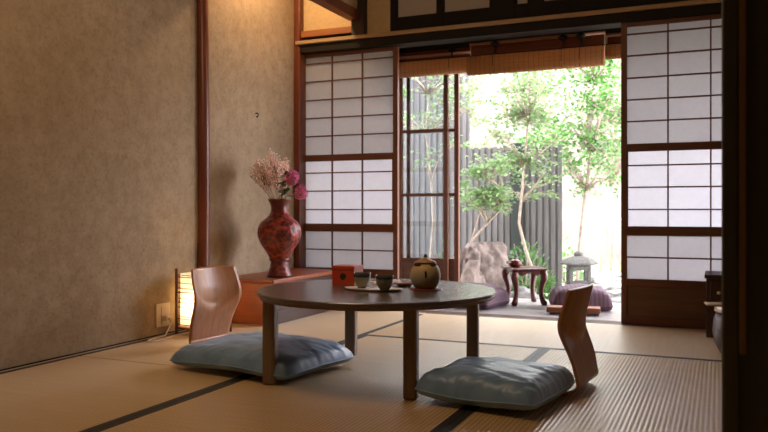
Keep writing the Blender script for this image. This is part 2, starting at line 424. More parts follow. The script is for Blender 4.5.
# ------------------------------------------------------------------ shoji doors
def shoji(name, x0, x1, paper_x0, ncol, cw, y, label):
    """stiles x0..x1, columns of lattice starting at paper_x0"""
    o = bpy.data.objects.new(name, None); COL.objects.link(o); struct(o); o['label'] = label
    D = .015
    px1 = min(paper_x0 + ncol*cw, x1-.028)
    f = MB(); f.box(x0, paper_x0, y-D, y+D, 0.0, 1.745).build('stile', M['shojiwood'], o, bevel=.002)
    f = MB(); f.box(px1, x1, y-D, y+D, 0.0, 1.745).build('stile', M['shojiwood'], o, bevel=.002)
    for z0, z1 in ((1.722,1.745),(1.004,1.042),(.513,.559),(.219,.262),(.0,.05)):
        MB().box(paper_x0, px1, y-D, y+D, z0, z1).build('rail', M['shojirail'], o, bevel=.002)
    MB().box(paper_x0, px1, y-.004, y+.004, .05, .219).build('kick_panel', M['doorpanel'], o)
    g = .0042
    for z0, z1, bars, yo in ((1.042,1.722,(1.172,1.298,1.424,1.553,1.678),0),(.559,1.004,(.663,.791,.917),.0),(.262,.513,(.387,),0)):
        L = MB()
        for i in range(1, ncol):
            x = paper_x0+i*cw
            L.box(x-g, x+g, y-.009, y+.003, z0, z1)
        for z in bars: L.box(paper_x0, px1, y-.0085, y+.003, z-.0042, z+.0042)
        L.build('lattice', M['shojirail'], o)
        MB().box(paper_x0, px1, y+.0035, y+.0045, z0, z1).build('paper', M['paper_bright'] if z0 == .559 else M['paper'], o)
    # inner frame of the movable middle sash
    s = MB(); a = .007
    s.box(paper_x0, paper_x0+a, y-.012, y-.001, .559, 1.004); s.box(px1-a, px1, y-.012, y-.001, .559, 1.004)
    s.box(paper_x0+a, px1-a, y-.012, y-.001, .559, .559+a); s.box(paper_x0+a, px1-a, y-.012, y-.001, 1.004-a, 1.004)
    s.build('sash_frame', M['shojirail'], o)
    return o
shoji('door_1', XL+.046, -1.948, -2.672, 3, .2300, 4.655, 'papered sliding screen door beside the red vase')
shoji('door_2', -.522, .42, -.490, 4, .2235, 4.612, 'papered sliding screen door at the right of the garden opening')
shoji('door_3', .425, 1.19, .455, 3, .235, 4.655, 'papered sliding screen door behind the dark partition')

# glass doors on the veranda edge
def glassdoor(name, x0, x1, y, label):
    o = bpy.data.objects.new(name, None); COL.objects.link(o); struct(o); o['label'] = label
    for a, b in ((x0, x0+.026), (x1-.036, x1)): MB().box(a, b, y-.014, y+.014, -.003, 1.78).build('stile', M['shojiwood'], o, bevel=.002)
    for z0, z1 in ((1.74,1.78),(1.262,1.286),(.765,.79),(.245,.285),(-.003,.05)):
        MB().box(x0+.026, x1-.036, y-.014, y+.014, z0, z1).build('rail', M['shojirail'], o, bevel=.002)
    MB().box(x0+.026, x1-.036, y-.005, y+.005, .05, .245).build('kick_panel', M['doorpanel'], o)
    for z0, z1 in ((1.286,1.74),(.79,1.262),(.285,.765)):
        MB().box(x0+.026, x1-.036, y-.002, y+.002, z0, z1).build('glass_pane', M['glass'], o)
glassdoor('door_4', -2.305, -1.90, 5.53, 'glazed sliding door on the veranda edge, in front of its pair')
glassdoor('door_5', -2.255, -1.825, 5.565, 'glazed sliding door on the veranda edge, behind its pair')

# ------------------------------------------------------------------ alcove dais, vase, flowers
d = empty('alcove_dais', 'reddish wooden dais in the alcove, under the red vase', 'dais', (XL, 3.70, .0015))
MB().box(.0, .375, .012, .86, .235, .258).build('top_board', M['daiswood'], d, bevel=.003)
MB().box(.001, .37, .0, .012, .0, .235).build('front_board', M['daiswood'], d, bevel=.001)
for k in range(3):
    MB().box(.355-.0*k, .37, .013, .86, .0+.078*k, .076+.078*k).build('side_board', M['cabinet'], d, bevel=.003)

VX, VY, VZ = -2.415, 3.92, .2585
vase = empty('carved_vase', 'tall red carved lacquer vase standing on the alcove dais', 'vase', (VX, VY, VZ))
vase.scale = (1,1,.975)
prof = [(.062,0),(.075,.004),(.074,.014),(.066,.030),(.056,.062),(.052,.092),(.058,.115),(.082,.160),(.112,.205),(.128,.245),(.132,.275),(.128,.305),(.110,.338),(.080,.362),(.060,.382),(.051,.402),(.049,.425),(.054,.448),(.063,.466),(.068,.474),(.066,.480),(.060,.478),(.048,.45),(.043,.425),(.046,.40),(.07,.36),(.1,.32),(.115,.27),(.07,.17),(.04,.10),(.03,.03)]
n0 = 12
MB().lathe(prof[3:16], 48, capb=False, capt=False).build('body', M['lacquer'], vase)
MB().lathe(prof[:4], 48, capt=False).build('foot', M['lacquer_dark'], vase)
MB().lathe(prof[15:], 48, capb=False).build('neck', M['lacquer_dark'], vase)
MB().lathe([(.0575,.1),(.062,.104),(.062,.112),(.0575,.116)], 40, capb=False, capt=False).build('ring_band', M['lacquer_dark'], vase)

RT = Vector((.915, .4035, 0)); FW = Vector((-.4035, .915, 0))
rnd = random.Random(3)
mouth = Vector((VX, VY, VZ+.478))
sprays = []
for k in range(8):
    # direction of the spray, fanned across the opening
    fx = -.19 + .034*k ; fy = (.078, 0, -.078)[k % 3]
    root_o = empty('blossom_spray', 'dry stem of tiny pale pink blossoms fanned out of the red vase', 'flower', (VX, VY, VZ+.385), 0, 'pale pink sprays in the vase')
    base = Vector((-.018+.0055*k if k < 9 else 0, (.016, 0, -.016)[k % 3], 0))
    # base in RT/FW frame
    b = RT*base.x + FW*base.y
    st = MB(); bl = MB()
    top = RT*fx + FW*fy + Vector((0, 0, .235+.06*cos((k-3.5)*.5)))
    midp = b*1.15 + Vector((0,0,.08)) + (top-b)*.05
    P = lambda u: (b*(1-u)**2 + midp*2*u*(1-u) + top*u*u)
    st.tube([P(u/6) for u in range(7)], [.0017]*7, 5)
    for j in range(34):
        u0 = .55+.45*rnd.random(); p = P(u0)
        q = p + RT*rnd.uniform(-.03,.03)*u0*u0 + FW*rnd.uniform(-.028,.028)*u0*u0 + Vector((0,0,rnd.uniform(.01,.095)))
        st.tube([p, (p+q)/2+Vector((0,0,.006)), q], [.0009,.0008,.0006], 4)
        for w in range(4):
            c = q + Vector((rnd.uniform(-.011,.011), rnd.uniform(-.011,.011), rnd.gauss(0,.009)))
            bl.blob(c, rnd.uniform(.0036,.0066), 5, 3)
    st.build('stem', M['stem'], root_o); bl.build('blossoms', M['blossom'], root_o)
def bloom(label, dx, dz, dy, rad):
    o = empty('magenta_flower', label, 'flower', (VX, VY, VZ+.395), 0, 'magenta flowers in the vase')
    s = MB(); c = RT*dx + FW*dy + Vector((0,0,dz))
    k0 = .010 if dx < .11 else .034
    s.tube([RT*k0+FW*(dy*.12), RT*(k0+.008)+FW*dy*.26+Vector((0,0,.09)), RT*dx*.8+FW*dy+Vector((0,0,dz*.8)), c], [.0028,.0026,.0024,.002], 6)
    s.build('stem', M['flowerleaf'], o)
    p = MB()
    for k in range(120):
        d = Vector((rnd.gauss(0,1), rnd.gauss(0,1), rnd.gauss(0,1))).normalized()
        q = c + Vector((d.x, d.y, d.z*1.15))*rad*rnd.uniform(.75,1.0)
        a = d.orthogonal().normalized(); bb = d.cross(a)
        w = rad*.26
        for r_ in range(4):
            th = r_*pi/2+rnd.random()
            e = (a*cos(th)+bb*sin(th)); g_ = d.cross(e)
            p.add([q, q+e*w*.6+g_*w*.35+d*w*.15, q+e*w+d*w*.3, q+e*w*.6-g_*w*.35+d*w*.15], [(0,1,2,3)], False)
    p.build('petals', M['magenta'], o)
    lf = MB()
    for k in range(13):
        an = rnd.uniform(-.9,.9); b0 = RT*(.03+dx*.35)+FW*dy*.6+Vector((0,0,.105+.0075*k*dz/.15))
        dr = (RT*(rnd.uniform(-.9,.1) if dx < .11 else rnd.uniform(.2,1)) + FW*(-1 if dx < .11 else 1)*rnd.uniform(.2,.8) + Vector((0,0,rnd.uniform(-.5,.3)))).normalized()
        sd = dr.cross(Vector((0,0,1))).normalized(); L = rnd.uniform(.06,.095)
        lf.add([b0, b0+dr*L*.45+sd*.022, b0+dr*L, b0+dr*L*.45-sd*.022, b0+dr*L*.45-Vector((0,0,.006))], [(0,1,4),(1,2,4),(2,3,4),(3,0,4)], True)
    lf.build('leaves', M['flowerleaf'], o)
bloom('upper magenta flower head leaning over the vase rim', .090, .195, -.100, .042)
bloom('lower magenta flower head drooping towards the screen door', .142, .108, -.118, .040)

hook = MB().tube([(XL,4.095,1.275),(XL+.018,4.095,1.275),(XL+.022,4.095,1.262),(XL+.012,4.095,1.250),(XL+.008,4.095,1.256)], .004, 8).build('wall_hook', M['iron'])
tag(hook, 'tiny black hook on the alcove wall above the vase', 'hook')
# ------------------------------------------------------------------ paper floor lamp, outlet, cable
lamp = empty('floor_lamp', 'glowing paper lantern floor lamp with twig bars against the wall', 'lamp', (-2.53, 3.34, 0))
for sx_ in (-1,1):
    for sy_ in (-1,1):
        MB().tube([(sx_*.1, sy_*.1, 0), (sx_*.1, sy_*.1, .35)], .008, 8).build('post', M['lampwood'], lamp)
MB().box(-.1,.1,-.1,.1,.03,.04).build('base_board', M['lampwood'], lamp)
sh = MB(); q = .086
for a, b in (((-q,-q),(q,-q)),((q,-q),(q,q)),((q,q),(-q,q)),((-q,q),(-q,-q))):
    sh.add([(a[0],a[1],.045),(b[0],b[1],.045),(b[0],b[1],.325),(a[0],a[1],.325)], [(0,1,2,3)])
t_ = sh.build('paper_shade', M['lamppaper'], lamp)
zz = (.055,.085,.10,.145,.172,.195,.225,.248,.275,.305,.318)
for zi, z in enumerate(zz):
    tw = MB(); j = .002*sin(zi*2.3)
    for a, b in (((-.1,-.1),(.1,-.1)),((.1,-.1),(.1,.1)),((.1,.1),(-.1,.1)),((-.1,.1),(-.1,-.1))):
        tw.tube([(a[0],a[1],z),((a[0]+b[0])/2,(a[1]+b[1])/2,z+j-.003),(b[0],b[1],z+j)], .0023, 6)
    tw.build('twig_bar', M['lampwood'], lamp)
t = NT('lamp_bulb_glow'); em = t.new('ShaderNodeEmission'); em.inputs['Color'].default_value = (1,.70,.38,1); em.inputs['Strength'].default_value = 110
t.link(em.outputs[0], t.out.inputs['Surface']); t.n.remove(t.bsdf)
MB().blob((0,0,.15), .03, 14, 10).build('bulb', t.m, lamp)
MB().lathe([(.014,.04),(.014,.12)], 12).build('socket', M['plastic'], lamp)

out = empty('wall_outlet', 'ivory wall outlet plate with a white plug, low on the plaster wall', 'outlet', (XL, 3.21, .105))
MB().box(0, .009, -.056, .056, -.062, .062).build('plate', M['plastic'], out, bevel=.003)
MB().box(.009, .012, -.018, .018, -.045, .045).build('socket', M['plastic'], out, bevel=.001)
MB().box(.012, .04, -.012, .012, -.03, -.004).build('plug', M['cable'], out, bevel=.004)
cab = MB().tube([(XL+.042,3.21,.088),(XL+.07,3.2,.07),(XL+.08,3.14,.012),(XL+.075,3.02,.006),(XL+.10,2.98,.006),(XL+.13,3.02,.006),(XL+.12,3.12,.006),(XL+.1,3.2,.006),(XL+.13,3.235,.012),(XL+.17,3.26,.02)], .004, 8).build('power_cord', M['cable'])
tag(cab, 'white cord looping over the floor from wall outlet to paper lamp', 'cord')

# ------------------------------------------------------------------ legless chairs and floor cushions
def make_chair(label):
    o = empty('legless_chair', label, 'chair', group='legless bentwood chairs')
    prof = [(.40,.010),(.20,.010),(.07,.011),(.018,.018),(-.006,.036),(-.004,.062),(.006,.11),(.020,.165),(.030,.205),(.034,.24),(.030,.28),(.020,.32),(.004,.385)]
    wid = [.36,.36,.32,.29,.275,.275,.285,.30,.315,.325,.325,.32,.30]
    # arc-length sampling with Catmull-Rom
    def cr(arr, u):
        n = len(arr)-1; x = u*n; i = min(int(x), n-1); f = x-i
        g = lambda k: arr[max(0,min(n,k))]
        p0,p1,p2,p3 = g(i-1),g(i),g(i+1),g(i+2)
        return .5*((2*p1)+(-p0+p2)*f+(2*p0-5*p1+4*p2-p3)*f*f+(-p0+3*p1-3*p2+p3)*f**3)
    px = [p[0] for p in prof]; pz = [p[1] for p in prof]
    def surf(u0, u1, off):
        def fn(a, b):
            u = u0+(u1-u0)*b
            x, z, w = cr(px,u), cr(pz,u), cr(wid,u)
            du = .002
            tx, tz = cr(px,min(1,u+du))-cr(px,max(0,u-du)), cr(pz,min(1,u+du))-cr(pz,max(0,u-du))
            L = math.hypot(tx,tz) or 1
            nx, nz_ = tz/L, -tx/L          # facing the sitter on the back
            s = 2*a-1
            h = max(0, min(1, (z-.10)/.18)); h = h*h*(3-2*h)
            zc = .185 + .085*s*s               # rim of the hollow, a U across the board
            k = max(0, min(1, (z-zc+.012)/.05)); k = k*k*(3-2*k)
            conc = .020*h*(s*s) - .016*k*max(0, 1-.75*s*s)
            topround = 0
            if u > .93: topround = -.006*((s*s))*(u-.93)/.07
            return (x+conc+nx*off, s*w/2, z+topround+nz_*off)
        return fn
    T = .0045
    def shell(u0, u1, nu, nv, name, mat):
        m = MB()
        A = surf(u0,u1,T); B = surf(u0,u1,-T)
        m.grid(A, nu, nv, True, flip=True); m.grid(B, nu, nv, True)
        n = (nu+1)*(nv+1)
        for j in range(nv):
            for i in (0, nu):
                a = j*(nu+1)+i; b = a+nu+1
                m.f.append([a, b, b+n, a+n] if i else [b, a, a+n, b+n]); m.sm.append(False)
        for i in range(nu):
            for j in (0, nv):
                a = j*(nu+1)+i
                m.f.append([a+1, a, a+n, a+1+n] if j else [a, a+1, a+1+n, a+n]); m.sm.append(False)
        return m.build(name, mat, o)
    shell(.0, .25, 14, 8, 'seat', M['bentply'])
    shell(.25, 1.0, 22, 40, 'backrest', M['bentply'])
    return o
def make_cushion(name, label, group, sx, sy, h, mat, seed, cat='floor cushion', flat=.25):
    o = empty(name, label, cat, group=group)
    n = 44
    def top(sign):
        def fn(a, b):
            x, y = 2*a-1, 2*b-1
            ex = (1-abs(x)**7); ey = (1-abs(y)**7)
            e = max(0, ex*ey)
            prof = (e**.5 if sign > 0 else e**.3)*(.80+.20*(1-x*x)*(1-y*y))
            # edges bow inwards between the corners, corners rounded off
            bx = 1 - .03*(1-y*y)*abs(x)**3 - .05*(abs(x)*abs(y))**6; by = 1 - .03*(1-x*x)*abs(y)**3 - .05*(abs(x)*abs(y))**6
            X, Y = x*sx/2*bx, y*sy/2*by
            p = Vector((X*5, Y*5, seed))
            ed = max(abs(x), abs(y))
            wr = noise.fractal(p*1.3, .9, 2, 3)*.010
            wr -= .008*max(0, 1-abs(noise.noise(Vector((X*3+Y*2, Y*11+X*2, seed*2))))*9)*(.4+.6*ed)
            wr += .005*sin((x*sx-y*sy)*70+seed+6*noise.noise(p*2))*max(0, ed-.6)*2
            wr *= min(1, e*2)
            seam = h*.24 + .006*sin(x*3+seed)*abs(y)
            zz = seam + sign*prof*(h*.76 if sign > 0 else h*.30) + (wr if sign > 0 else 0)
            return (X, Y, max(0.001, zz))
        return fn
    m = MB(); m.grid(top(1), n, n, True); m.grid(top(-1), n, n, True, flip=True)
    m.build('cover', mat, o)
    # seam piping round the rim
    f = top(1); pts = []
    for k in range(n): pts.append(f(k/n, 0))
    for k in range(n): pts.append(f(1, k/n))
    for k in range(n): pts.append(f(1-k/n, 1))
    for k in range(n+1): pts.append(f(0, 1-k/n))
    MB().tube(pts, .0028, 6).build('seam', mat, o)
    return o

ch = make_chair('bentwood legless chair at the left, its hollow back facing the table')
ch.location = (-2.262, 3.04, 0); ch.rotation_euler.z = R(-6)
ch2 = dup(ch, (-.447, 2.845, 0), pi-R(6), 'bentwood legless chair at the right, seen from its side')
cu = make_cushion('floor_cushion', 'slate blue floor cushion on the left chair, half behind a table leg', 'slate blue floor cushions', .64, .49, .105, M['blue'], 1.3)
cu.location = (-1.755, 2.72, .0165); cu.rotation_euler.z = R(-8)
cu2 = make_cushion('floor_cushion', 'slate blue floor cushion on the right chair, over the dark mat border', 'slate blue floor cushions', .445, .43, .11, M['blue'], 5.1)
cu2.location = (-.712, 2.592, .0165); cu2.rotation_euler.z = R(-9)

# ------------------------------------------------------------------ round low table
TX, TY, TZ = -1.256, 2.775, .342
tb = empty('round_low_table', 'dark lacquered round low table on four legs', 'table', (TX, TY, .0015))
r = .474
MB().lathe([(r-.03,TZ-.015),(r-.002,TZ-.015),(r,TZ-.012),(r,TZ-.003),(r-.003,TZ)], 96, smooth=False).build('tabletop', M['tabletop'], tb)
MB().lathe([(r-.03,TZ-.028),(r-.010,TZ-.028),(r-.008,TZ-.025),(r-.008,TZ-.0152)], 96, smooth=False).build('lower_rim', M['tableleg'], tb)
MB().lathe([(.232,TZ-.042),(.25,TZ-.042),(.25,TZ-.0282),(.232,TZ-.0282)], 96, smooth=False, closed=True).build('apron', M['tableleg'], tb)
for sx_, sy_ in ((-1,-1),(1,-1),(1,1),(-1,1)):
    lx, ly = sx_*.302 + (-.03 if (sx_, sy_) == (1,-1) else .03 if (sx_, sy_) == (-1,1) else .0), sy_*.315+.005
    w = .0245
    Mx = Matrix.Translation((lx, ly, 0)) @ Matrix.Rotation(R(8), 4, 'Z')
    MB().box(-w, w, -w, w, 0, TZ-.0285, Mx).build('leg', M['tableleg'], tb, bevel=.008, seg=3)

# ------------------------------------------------------------------ things on the table
bx = empty('tea_box', 'vermilion square tea box with dark round seal', 'box', (-1.455, 2.915, TZ))
bx.scale = (.95,.95,.95)
MB().box(-.055,.055,-.048,.048,0,.066).build('body', M['redbox'], bx, bevel=.002)
MB().box(-.0565,.0565,-.0495,.0495,.0665,.086).build('lid', M['redbox'], bx, bevel=.003)
md = MB()
md.lathe([(.0148,0),(.0148,.0016),(.011,.0022)], 24)
e = md.build('seal', M['medal'], bx, loc=(0, -.0482, .040)); e.rotation_euler.x = pi/2

def cup(label, x, y, rz):
    o = empty('tea_cup', label, 'cup', (x, y, TZ+.0085), rz, 'glazed tea cups')
    MB().lathe([(.019,0),(.020,.006),(.026,.012),(.033,.028),(.037,.046),(.039,.064),(.0375,.0655),(.0355,.063),(.032,.04),(.024,.016),(.008,.012)], 36).build('bowl', M['cup'], o)
    MB().lathe([(.0255,.0205),(.001,.0206)], 24, capb=False).build('tea', M['darkglaze'], o)
    o.scale = (.92,.92,.90)
    return o
cup('small glazed tea cup on the white tray, beside the red box', -1.302, 2.735, 0)
cup('small glazed tea cup on the white tray, nearer the table edge', -1.178, 2.675, 1.1)
# white oval tray under the cups, saucer and folded paper
ow = MB()
def oval(z, k):
    return [(cos(2*pi*i/40)*.118*k*(1+.05*cos(4*pi*i/40)), sin(2*pi*i/40)*.062*k, z) for i in range(40)]
rings = [oval(0,.86), oval(.003,.9), oval(.009,1.0), oval(.0105,.99), oval(.0085,.93), oval(.0075,.86)]
vs = [p for rg in rings for p in rg]; fs = []
for i in range(5):
    for k in range(40): q = (k+1)%40; fs.append((i*40+k, i*40+q, (i+1)*40+q, (i+1)*40+k))
ow.add(vs, fs, True); ow.f.append(list(range(40))[::-1]); ow.sm.append(False); ow.f.append([5*40+k for k in range(40)]); ow.sm.append(False)
tr_ = ow.build('oval_tray', M['white'], loc=(-1.247, 2.725, TZ+.0005)); tr_.rotation_euler.z = R(2)
tag(tr_, 'flat white oval tray under the two tea cups', 'tray')
sc = empty('wooden_saucer', 'small brown wooden saucer behind the tea cups', 'saucer', (-1.20, 2.93, TZ+.0005))
MB().lathe([(.022,0),(.026,.004),(.047,.014),(.046,.016),(.026,.007),(.002,.006)], 32).build('dish', M['tray'], sc)
nap = MB(); 
nap.grid(lambda a, b: ((a-.5)*.13, (b-.5)*.10, .003+.010*abs(noise.noise(Vector((a*3, b*3, 4.2))))+.007*a*b), 14, 10, True)
o = nap.build('paper_napkin', M['napkin'], loc=(-1.32, 3.02, TZ)); o.rotation_euler.z = R(30)
sm_ = o.modifiers.new('Solid','SOLIDIFY'); sm_.thickness = .0014
tag(o, 'crumpled white paper napkin near the back of the table', 'napkin')

cs = MB().lathe([(.060,0),(.064,.002),(.064,.005),(.06,.006)], 36).build('coaster', M['coaster'], loc=(-1.070, 2.835, TZ+.0003)); tag(cs, 'red brown round coaster under the stoneware jar', 'coaster')
tp = empty('tea_jar', 'squat tan stoneware tea jar with pointed lid on a coaster', 'jar', (-1.070, 2.835, TZ+.0066), R(21))
tp.scale = (.93,.93,.93)
MB().lathe([(.036,0),(.046,.003),(.058,.022),(.0645,.045),(.065,.062),(.060,.082),(.050,.098),(.040,.106),(.034,.108),(.034,.100)], 44, capt=True).build('body', M['stoneware'], tp)
MB().lathe([(.0335,.1085),(.046,.1095),(.046,.113),(.030,.121),(.013,.130),(.007,.132)], 36).build('lid', M['lidclay'], tp)
MB().lathe([(.004,.130),(.008,.135),(.0085,.140),(.005,.145),(.001,.146)], 20).build('knob', M['darkglaze'], tp)
for s in (-1, 1):
    an = [-pi/2 + s*R(25+7*k) for k in range(8)]
    MB().tube([(cos(q_)*.0475, sin(q_)*.0475, .1015) for q_ in an], [.003]+[.0062]*6+[.003], 8).build('recess_shade', M['darkglaze'], tp)  # dark arcs put in for the shaded recesses under the lid
MB().tube([(0,-.061,.076),(0,-.0655,.066),(0,-.0655,.05)], [.005,.004,.002], 8).build('drip_mark', M['darkglaze'], tp)

# ------------------------------------------------------------------ right background furniture
cb = empty('low_cabinet', 'dark wooden low cabinet in front of the right screen door', 'cabinet', (-.062, 4.27, 0))
MB().box(0,.42,0,.27,.0,.305).build('body', M['cabinet'], cb, bevel=.004)
MB().box(-.008,.43,-.008,.278,.3055,.326).build('top_board', M['cabinet'], cb, bevel=.003)
for k in range(2):
    d_ = MB().box(.02+.2*k,.2+.2*k,-.010,-.0005,.17,.29).build('drawer', M['cabinet'], cb, bevel=.003)
    MB().blob((.06+.2*k,-.018,.235), .009, 12, 8).build('knob', M['plastic'], d_)
hb = empty('round_brazier', 'dark round brazier with a pale rim, half hidden by the partition', 'brazier', (.145, 3.83, 0))
MB().lathe([(.13,0),(.145,.01),(.165,.05),(.175,.10),(.17,.16),(.155,.196),(.14,.196),(.14,.12)], 40).build('body', M['cabinet'], hb)
MB().lathe([(.138,.1965),(.166,.1965),(.166,.22),(.138,.22)], 40, closed=True).build('rim', M['white'], hb)
o = MB().box(-.16,.2,-.05,.05,0,.008).build('serving_board', M['paleboard'], loc=(.10,3.86,.2205), bevel=.002); o.rotation_euler.z = R(10)
tag(o, 'thin pale wooden board lying across the brazier', 'board')

# ------------------------------------------------------------------ bamboo blinds
def blind(label, x0, x1, y, zt, zm, zb, hooks, zr=None):
    zr = zr or zt-.004
    o = empty('bamboo_blind', label, 'blind', ((x0+x1)/2, y, 0), 0, 'rolled bamboo blinds')
    w = (x1-x0)/2
    MB().box(-w, w, -.003, .003, zm-.01, zt).build('hanging_sheet', M['sudare_shaded'], o)
    MB().box(-w, w, -.03, -.004, zm+.001, zm+.012).build('shadow_strip', M['darkwood'], o, bevel=.002)  # dark strip added for the shadow line over the rolled bundle
    m = MB(); seg = 22; prof = []
    rz, ry = (zm-zb)/2, .042
    cz = (zm+zb)/2
    nX = 2
    vs = []
    for xx in (-w, w):
        for k in range(seg):
            a = 2*pi*k/seg; ca, sa = cos(a), sin(a)
            ex = (abs(ca)**.75)*(1 if ca > 0 else -1); ez = (abs(sa)**.75)*(1 if sa > 0 else -1)
            vs.append((xx, -.047+ry*ex, cz+rz*ez))
    fs = [(k, (k+1)%seg, seg+(k+1)%seg, seg+k) for k in range(seg)]
    m.add(vs, [f[::-1] for f in fs], True); m.f.append(list(range(seg))); m.sm.append(False); m.f.append([seg+k for k in range(seg)][::-1]); m.sm.append(False)
    m.build('rolled_bundle', M['sudare'], o)
    MB().tube([(-w,-.016,zr),(w,-.016,zr)], .010, 10).build('top_rail', M['bamboo'], o)
    for hx in hooks:
        hk = MB(); x = hx-(x0+x1)/2
        hk.blob((x, -.026, zt-.014), .018, 10, 8, (1.7,1,1)); hk.tube([(x,-.024,zt-.02),(x+.004,-.034,zt-.05),(x-.006,-.03,zt-.072)], .006, 8)
        h_ = hk.build('hook', M['iron'], o)
        MB().tube([(x,-.03,zt-.05),(x,-.085,zm-.01),(x,-.0915,cz),(x,-.075,zb)], .0022, 6).build('pull_cord', M['iron'], o)
    for s in (-1, 1):
        MB().box(s*w-.006 if s > 0 else s*w, s*w if s > 0 else s*w+.006, -.008, -.0031, zm, zt-.01).build('edge_tape', M['cord'], o)
    return o
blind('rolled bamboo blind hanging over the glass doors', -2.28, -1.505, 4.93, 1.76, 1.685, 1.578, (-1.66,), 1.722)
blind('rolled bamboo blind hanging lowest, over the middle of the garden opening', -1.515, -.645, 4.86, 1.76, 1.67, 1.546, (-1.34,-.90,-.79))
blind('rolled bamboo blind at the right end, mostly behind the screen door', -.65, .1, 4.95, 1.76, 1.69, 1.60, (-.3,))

# ------------------------------------------------------------------ veranda: carved stand, ornament, cushions, foot board
st = empty('carved_stand', 'small carved red wood stand with curved legs on the veranda', 'stand', (-1.262, 5.325, -.004), R(32))
MB().box(-.13,.13,-.13,.13,.246,.258).build('top', M['carved'], st, bevel=.004)
ap = MB()
for k in range(4):
    Mx = Matrix.Rotation(k*pi/2, 4, 'Z')
    n = 16; vs = []
    for i in range(n+1):
        x = -.11+.22*i/n; zb_ = .205+.022*abs(cos(i/n*pi*2))
        for yy in (-.112,-.103): vs += [Mx@Vector((x,yy,.246)), Mx@Vector((x,yy,zb_))]
    fs = []
    for i in range(n):
        a = i*4; b = a+4
        fs += [(a,a+1,b+1,b),(a+2,b+2,b+3,a+3),(a+1,a+3,b+3,b+1)]
    ap.add(vs, fs)
ap.build('apron', M['carved'], st)
for k in range(4):
    a = k*pi/2+pi/4; dx, dy = cos(a), sin(a)
    pr = [(.150,.245,.017),(.162,.215,.022),(.158,.18,.019),(.142,.14,.015),(.135,.10,.013),(.140,.06,.013),(.152,.03,.015),(.164,.014,.017),(.168,.0,.012)]
    MB().tube([(dx*p[0]*.93, dy*p[0]*.93, p[1]) for p in pr], [p[2]*1.3 for p in pr], 12).build('leg', M['carved'], st)
orn = empty('incense_burner', 'small dark metal burner standing on the carved stand', 'ornament', (-1.325, 5.315, .2545))
MB().lathe([(.028,0),(.034,.005),(.048,.016),(.051,.028),(.044,.037),(.040,.039)], 28).build('bowl', M['lacquer_dark'], orn)
MB().lathe([(.042,.0392),(.034,.048),(.016,.055),(.006,.057),(.008,.064),(.002,.07)], 24).build('lid', M['lacquer_dark'], orn)
for s in (-1,1): MB().tube([(s*.049,0,.026),(s*.064,0,.03),(s*.062,0,.04),(s*.046,0,.037)], .004, 8).build('handle', M['lacquer_dark'], orn)
pc = make_cushion('veranda_cushion', 'plump purple striped cushion on the veranda, behind the right chair', 'purple striped veranda cushions', .40, .36, .155, M['purple'], 2.2, 'cushion')
pc.location = (-.865, 5.245, -.003); pc.rotation_euler.z = R(16)
pc2 = make_cushion('veranda_cushion', 'plump purple striped cushion on the veranda, behind the table edge', 'purple striped veranda cushions', .40, .36, .155, M['purple'], 7.7, 'cushion')
pc2.location = (-1.56, 5.09, -.003); pc2.rotation_euler.z = R(-12)
fb = empty('foot_board', 'low brown wooden board on feet before the purple cushion', 'board', (-.845, 4.92, -.004), R(8))
MB().box(-.17,.16,-.055,.055,.013,.048).build('top', M['tray'], fb, bevel=.003)
for s in (-1,1): MB().box(s*.135-.016,s*.135+.016,-.05,.05,0,.0129).build('foot', M['cabinet'], fb, bevel=.002)

# ------------------------------------------------------------------ garden
GZ = -.25
def gfn(a, b):
    x = -9+16*a; y = 5.63+9.4*b
    return (x, y, GZ+.05*noise.fractal(Vector((x*.8,y*.8,0)), 1, 2, 3)*min(1,(y-5.6)*2))
struct(MB().grid(gfn, 60, 40).build('ground', M['ground']))
struct(MB().box(-9, 9, 13.3, 13.5, -.4, 3.35).build('wall_garden', M['gardenwall']))
# board fence
fn_ = empty('board_fence', 'tall grey fence of upright weathered boards behind the trees', 'fence', (0, 8.3, 0))
m = MB(); x = -7.0; k = 0
while x < -1.58:
    w = .044
    m.box(x, x+w, 0 + .0125*(k%2), .012+.0125*(k%2), -.32, (2.75 if x < -2.62 else 1.36)+.012*sin(k*1.9)); x += w-.008; k += 1
m.build('board_panel', M['fence'], fn_)
for z in (.1, 1.15): MB().box(-7,-1.57,.026,.07,z,z+.07).build('rail', M['fence'], fn_)
for xx in (-5.6,-3.8,-2.05): MB().box(xx-.055,xx+.055,-.05,-.001,-.32,2.78 if xx < -3 else 1.4).build('post', M['fencepost'], fn_, bevel=.006)

def rock(label, x, y, z, r, sc, nz, seed, mat, fr=1.3, name='garden_rock', flat=None, group=None):
    m = MB(); m.blob((0,0,0), r, 56, 40, sc, nz, fr, seed)
    m.v = [tuple(Vector(q)*(1+.06*noise.noise(Vector(q)*14+Vector((seed,0,0)))-.05*abs(noise.noise(Vector(q)*7)))) for q in m.v]
    if flat is not None: m.v = [(a,b,min(c, flat+.02*noise.noise(Vector((a*9,b*9,seed))))) for a,b,c in m.v]
    o = m.build(name, mat, loc=(x,y,z)); tag(o, label, 'rock', group); return o
rock('big flat topped pinkish rock beside the glass doors', -2.02, 6.95, .0, .34, (.62,.55,1.25), .25, 2, M['rock'], 1.2, flat=.355)
rock('craggy rock leaning before the flat topped rock', -2.06, 6.42, -.06, .30, (.62,.6,1.1), .55, 6, M['rock'], 1.8)
rock('low grey boulder behind the carved stand', -1.56, 6.45, -.2, .22, (.9,.6,.8), .35, 9, M['stone'])
